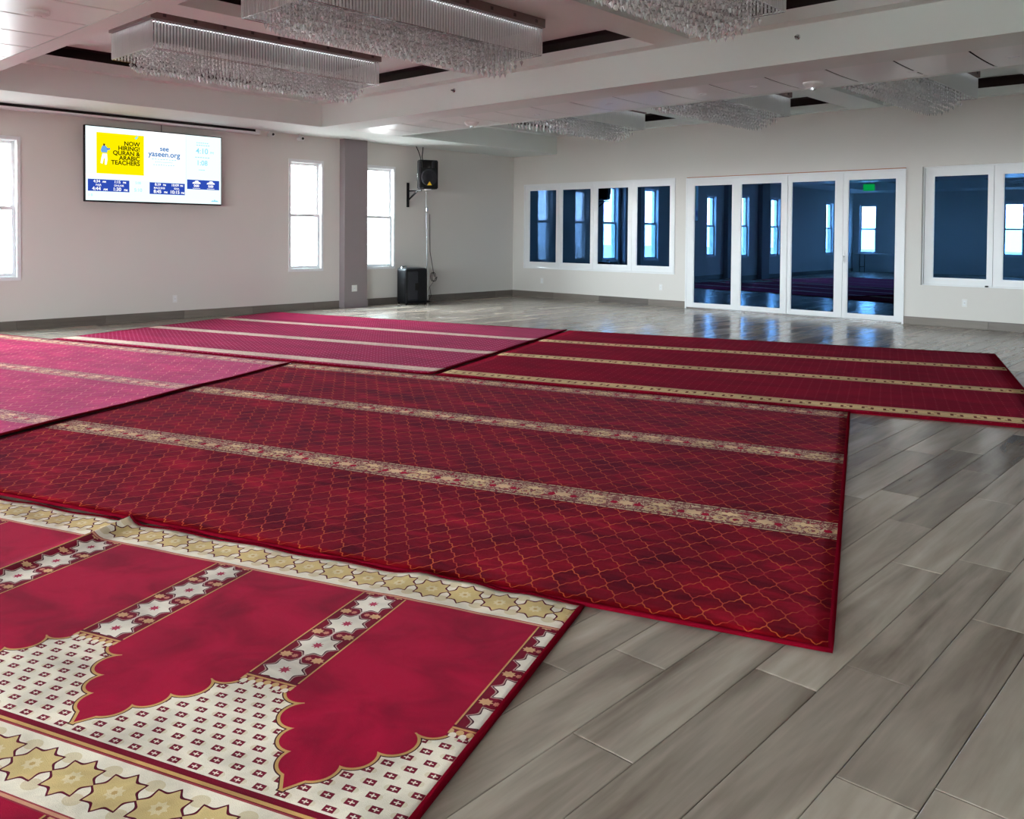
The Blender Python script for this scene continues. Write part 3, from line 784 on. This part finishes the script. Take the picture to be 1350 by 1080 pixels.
for s, rows in ((.085, ('4:34', 'AM', 'FAJR', '4:44', 'AM')), (.225, ('1:15', 'PM', 'DHUHR', '1:30', 'PM')), (.515, ('8:39', 'PM', 'MAGHRIB', '8:45', 'PM')), (.645, ('10:09', 'PM', 'ISHA', '10:15', 'PM'))):
    o_ = .0 if s < .4 else .006
    stext(rows[0], s-.012, .742+o_, .055, 'white', 'CENTER', .001, .005); stext(rows[1], s+.038, .746+o_, .036, 'white', 'CENTER', .001, .005)
    stext(rows[2], s, .791+o_, .040, 'white', 'CENTER', .0005, .005)
    stext(rows[3], s-.014, .842+o_, .070, 'white', 'CENTER', .0015, .005); stext(rows[4], s+.047, .85+o_, .042, 'white', 'CENTER', .001, .005)
stext('5:00', .36, .74, .05, 'cyan'); stext('5:10', .36, .84, .07, 'cyan'); stext('1 0', .03, .93, .05, 'cyan')
for s in (.80, .915):
    obj('pictogram', MB().prism([(s-.032, .70), (s-.026, .685), (s-.014, .68), (s-.008, .663), (s+.012, .662), (s+.02, .68), (s+.032, .69), (s+.032, .708), (s-.03, .71)], lambda a, b, dd: sp(a, b, dd), .003, .0045), em['white'], scr)
    stext('0:00', s, .74, .05, 'white', 'CENTER', .002, .005); srect('fine_print', s-.03, .772, s+.03, .778, 'white', .0045)
fg([(.915, .965), (.93, .945), (.94, .95), (.947, .925), (.954, .95), (.965, .945), (.98, .965)], 'cyan', 'printed_mark')
cab = MB().tube([(.02, -8.02, TZ1-.05), (.02, -8.02, 3.0)], .005, 6); tag(obj('screen_cable', cab, m_dark), 'thin dark cable rising from the wall screen to the housing above', 'cable')

# ---------------------------------------------------------------- roll-up screen housing, cameras
ps = empty('projection_screen_housing', (.12, -8.9, 3.0)); tag(ps, 'long white roll-up screen housing with dark slot, under the ceiling over the wall screen', 'projection screen')
obj('housing', MB().bevbox(.002, .17, -11.2, -6.42, 3.00, 3.074, .006), m_white, ps)
obj('slot', MB().box(.168, .1735, -11.19, -6.5, 3.03, 3.068), m_dark, ps)
obj('end_cap', MB().bevbox(.0, .176, -6.42, -6.395, 2.995, 3.074, .006), m_plastic, ps)
for y, z, lb in ((-6.2, 3.02, 'small white camera on the ceiling just right of the screen housing'), (-5.62, 3.0, 'small white camera at the wall top left of the grey column')):
    c_ = empty('ceiling_camera', (.12, y, HC)); tag(c_, lb, 'camera')
    obj('bracket', MB().tube([(.12, y, HC), (.12, y, z+.02)], .022, 10), m_plastic, c_)
    obj('body', MB().lathe([(.0, 0), (.036, .0), (.04, .02), (.04, .13), (.0, .13)], (.09, y, z-.01), 'X', 16), m_plastic, c_, smooth=False)
    obj('lens', MB().lathe([(.0, 0), (.022, .0), (.02, .012), (.0, .014)], (.22, y, z-.01), 'X', 14), m_black, c_)

# ---------------------------------------------------------------- wall speaker on its bracket
spk = empty('wall_speaker', (.36, -2.90, 2.23)); tag(spk, 'black wall-mounted loudspeaker with yellow triangle badge, near the far corner', 'speaker')
Ms = Matrix.Translation((.36, -2.90, 2.23)) @ Matrix.Rotation(R(-22), 4, 'Z')
cabi = MB(); w, h, d = .19, .56, .30
prof = [(.15, -w), (.15, w), (-.02, w*.98), (-.15, w*.6), (-.15, -w*.6), (-.02, -w*.98)]
bm = bmesh.new(); vs = [bm.verts.new((a, b, z)) for z in (0, h) for a, b in prof]
for f in [(0, 1, 2, 3, 4, 5)[::-1], (6, 7, 8, 9, 10, 11)]+[(i, (i+1) % 6, 6+(i+1) % 6, 6+i) for i in range(6)]: bm.faces.new([vs[i] for i in f])
bmesh.ops.recalc_face_normals(bm, faces=bm.faces[:]); bmesh.ops.bevel(bm, geom=bm.edges[:], offset=.016, segments=2, affect='EDGES')
bm.verts.index_update(); cabi.add([v.co[:] for v in bm.verts], [[v.index for v in f.verts] for f in bm.faces]); bm.free()
obj('cabinet', cabi.xf(Ms), m_black, spk)
obj('grille', MB().lathe([(0, 0), (.165, 0), (.165, .012), (.15, .022), (.08, .032), (0, .036)], (.148, 0, .22), 'X', 28).xf(Ms), m_black2, spk)
hn = MB().bevbox(.13, .153, -.15, .15, .40, .53, .01); obj('horn', hn.xf(Ms), m_dark, spk)
obj('horn_throat', MB().bevbox(.145, .165, .055, .11, .41, .53, .008).xf(Ms), m_black2, spk)
obj('badge', MB().prism([(-.045, .07), (.045, .07), (0, .145)], lambda a, b, dd: (dd, a, b), .176, .188).xf(Ms), m_yellow, spk)
obj('side_handle', MB().bevbox(-.02, .05, -.205, -.17, .16, .3, .008).xf(Ms), m_chrome, spk)
obj('label_plate', MB().bevbox(.02, .12, -.06, .06, -.02, 0, .004).xf(Ms), m_white, spk)
br = empty('speaker_bracket', (0, -3.08, 1.95)); tag(br, 'black steel wall bracket holding up the small loudspeaker', 'bracket')
obj('wall_rail', MB().bevbox(0, .03, -3.10, -3.05, 1.88, 2.36, .004), m_black, br)
obj('arm', MB().bevbox(.03, .42, -3.09, -3.06, 2.185, 2.208, .003), m_black, br)
obj('brace', MB().tube([(.03, -3.075, 2.02), (.30, -3.075, 2.19)], .016, 8), m_black, br)
for s_ in (-1, 1):
    cb = MB().tube([(.12, -2.87+s_*.09, HC), (.16, -2.88+s_*.055, 2.98), (.2, -2.90+s_*.025, 2.88), (.24, -2.91+s_*.02, 2.78)], .009, 6)
    tag(obj('speaker_cable', cb, m_black), 'black cable from the ceiling to the wall loudspeaker, %s of two' % ('left' if s_ < 0 else 'right'), 'cable')

# pole with hanging cable below the speaker
pl = empty('cable_pole', (.14, -2.68, 0)); tag(pl, 'thin chrome pole between the wall loudspeaker and the floor', 'pole')
obj('upper_tube', MB().tube([(.14, -2.72, 2.19), (.14, -2.70, 1.86)], .011, 8), m_chrome, pl)
obj('collar', MB().lathe([(0, 0), (.022, 0), (.026, .03), (.026, .09), (.018, .12), (0, .12)], (.14, -2.70, 1.78), 'Z', 12), m_chrome, pl)
obj('lower_tube', MB().tube([(.14, -2.70, 1.80), (.14, -2.66, .03)], .018, 8), m_chrome, pl)
obj('foot', MB().lathe([(0, 0), (.06, 0), (.06, .012), (.02, .03), (0, .03)], (.14, -2.66, 0.001), 'Z', 16), m_dark, pl)
lp = [(.15+.02, -2.64, 1.75), (.165, -2.62, 1.0)]+[(.17+.004*k, -2.57+.06*math.cos(k*.6), .50+.09*math.sin(k*.6)) for k in range(22)]+[(.17, -2.63, .3), (.18, -2.6, .12), (.2, -2.7, .012)]
tag(obj('looped_cable', MB().tube(lp, .006, 6), m_dark), 'dark cable looped round the thin chrome pole', 'cable')
# floor speaker under a padded cover
fs_ = empty('floor_speaker', (.30, -3.20, 0)); tag(fs_, 'black loudspeaker standing on the floor left of the chrome pole', 'speaker')
Mf = Matrix.Translation((.30, -3.20, 0)) @ Matrix.Rotation(R(-14), 4, 'Z')
bx = MB().bevbox(-.20, .20, -.24, .24, .02, .70, .045); obj('cabinet', bx.xf(Mf), m_black, fs_)
obj('front_panel', MB().bevbox(.19, .212, -.19, .02, .08, .64, .02).xf(Mf), m_black2, fs_)
obj('handle_recess', MB().bevbox(.195, .214, -.05, .05, .27, .42, .012).xf(Mf), m_dark, fs_)
obj('top_handle', MB().tube([(-.05, -.20, .69), (-.05, -.19, .725), (-.05, -.11, .73), (-.05, -.09, .69)], .013, 8).xf(Mf), m_chrome, fs_)
for a in (-.16, .16):
    for b in (-.2, .2): obj('foot', MB().lathe([(0, 0), (.022, 0), (.026, .03), (0, .03)], (a, b, 0.001), 'Z', 10).xf(Mf), m_dark, fs_)

# ---------------------------------------------------------------- outlets and small ceiling fittings
def outlet(M, lb, w=.075, h=.118):
    o = empty('wall_outlet', M.translation); tag(o, lb, 'outlet')
    obj('cover_plate', MB().bevbox(-w/2, w/2, -.006, 0, -h/2, h/2, .003).xf(M), m_plastic, o)
    for s_ in (-1, 1):
        obj('socket', MB().bevbox(-.017, .017, -.009, -.005, s_*.022-.016, s_*.022+.016, .004).xf(M), m_white, o)
    obj('screw', MB().lathe([(0, 0), (.004, 0), (.004, .002), (0, .002)], (0, -.0085, 0), 'Y', 8).xf(M), m_chrome, o)
Lw = lambda y, z, x=0.: Matrix.Translation((x, y, z)) @ Matrix.Rotation(R(90), 4, 'Z')
outlet(Lw(-4.47, .35, .16), 'white outlet plate low on the grey column', .12, .118)
outlet(Lw(-7.80, .315), 'white outlet low on the left wall below the wall screen')
Bw = lambda x, z: Matrix.Translation((x, 0, z))
outlet(Bw(.86, .36), 'white outlet on the back wall nearest the corner, under the left folding windows')
outlet(Bw(3.88, .365), 'white outlet on the back wall just left of the folding glass doors')
outlet(Bw(9.23, .38), 'white outlet on the back wall under the right folding windows')
def disc(name, x, y, z, prof, mat, lb, cat, extra=None):
    o = empty(name, (x, y, z)); tag(o, lb, cat)
    obj('base', MB().lathe([(r_, -h_) for r_, h_ in prof], (x, y, z), 'Z', 24), mat, o, smooth=False)
    if extra: obj(extra[0], MB().lathe([(r_, -h_) for r_, h_ in extra[1]], (x, y, z), 'Z', 16), extra[2], o)
ZP = HC-.004
disc('smoke_detector', 5.67, -11.634, ZP, [(0, 0), (.085, 0), (.085, .02), (.06, .035), (0, .038)], m_plastic, 'round white fitting on the ceiling panels in the upper left corner', 'detector', ('centre', [(0, .036), (.03, .036), (.025, .046), (0, .048)], m_plastic))
dm = ('lens', [(0, .05), (.035, .05), (.03, .085), (0, .095)], m_chrome)
disc('dome_detector', 3.60, -4.86, ZP, [(0, 0), (.11, 0), (.105, .025), (.07, .06), (0, .065)], m_plastic, 'white dome on the panels beyond the beam, above the column', 'detector', dm)
disc('dome_detector', 8.92, -4.80, ZP, [(0, 0), (.11, 0), (.105, .025), (.07, .06), (0, .065)], m_plastic, 'white dome on the panels beyond the beam, above the folding glass doors', 'detector', dm)
for k, (x, y) in enumerate(((4.9, -4.85), (6.28, -5.0), (7.60, -4.9), (8.30, -4.98), (9.95, -4.75), (10.9, -4.9))):
    nm = ('third panel from the left dome', 'panel over the left folding windows', 'panel left of the doors', 'panel beside the right dome', 'panel right of the right dome', 'rightmost panel in view')[k]
    disc('downlight', x, y, ZP-.002, [(0, 0), (.05, 0), (.05, .006), (.036, .008), (.034, .002), (0, .002)], m_white, 'small flush downlight in the %s beyond the beam' % nm, 'downlight')
for k, (x, z) in enumerate(((4.35, 3.33), (9.25, 3.32))):
    o = empty('side_sprinkler', (x, -5.946, z)); tag(o, 'tiny sprinkler head on the beam face, %s' % ('left one' if k == 0 else 'right one under the topmost chandelier'), 'sprinkler')
    obj('escutcheon', MB().lathe([(0, 0), (.03, 0), (.022, -.012), (0, -.014)], (x, -5.946, z), 'Y', 14), m_chrome, o)
    obj('nozzle', MB().tube([(x, -5.958, z), (x, -5.995, z-.004)], .009, 8), m_steel, o)

# hanging exit sign and folding table, mirrored in the door glass
ex = empty('exit_sign', (3.1, -13.0, HC)); tag(ex, 'green lit exit sign under the ceiling, mirrored in the door glass', 'sign')
obj('stem', MB().tube([(3.1, -13.0, HC), (3.1, -13.0, 3.0)], .012, 8), m_white, ex)
obj('lit_panel', MB().bevbox(2.93, 3.27, -13.015, -12.985, 2.80, 3.0, .004), emit('exit_green', rgb(20, 220, 70), 5.), ex)
ft = empty('folding_table', (1.6, -18.4, 0)); tag(ft, 'folding table by the rear wall, mirrored in the rightmost door leaf', 'table')
obj('tabletop', MB().bevbox(.7, 2.5, -18.78, -18.02, .71, .745, .008), plain('table_grey', rgb(170, 170, 168), .5), ft)
for a in (.95, 2.25):
    for b in (-18.65, -18.15): obj('leg', MB().tube([(a, b, .71), (a, b, .002)], .014, 8), m_black, ft)
    obj('crossbar', MB().tube([(a, -18.65, .25), (a, -18.15, .25)], .01, 8), m_black, ft)
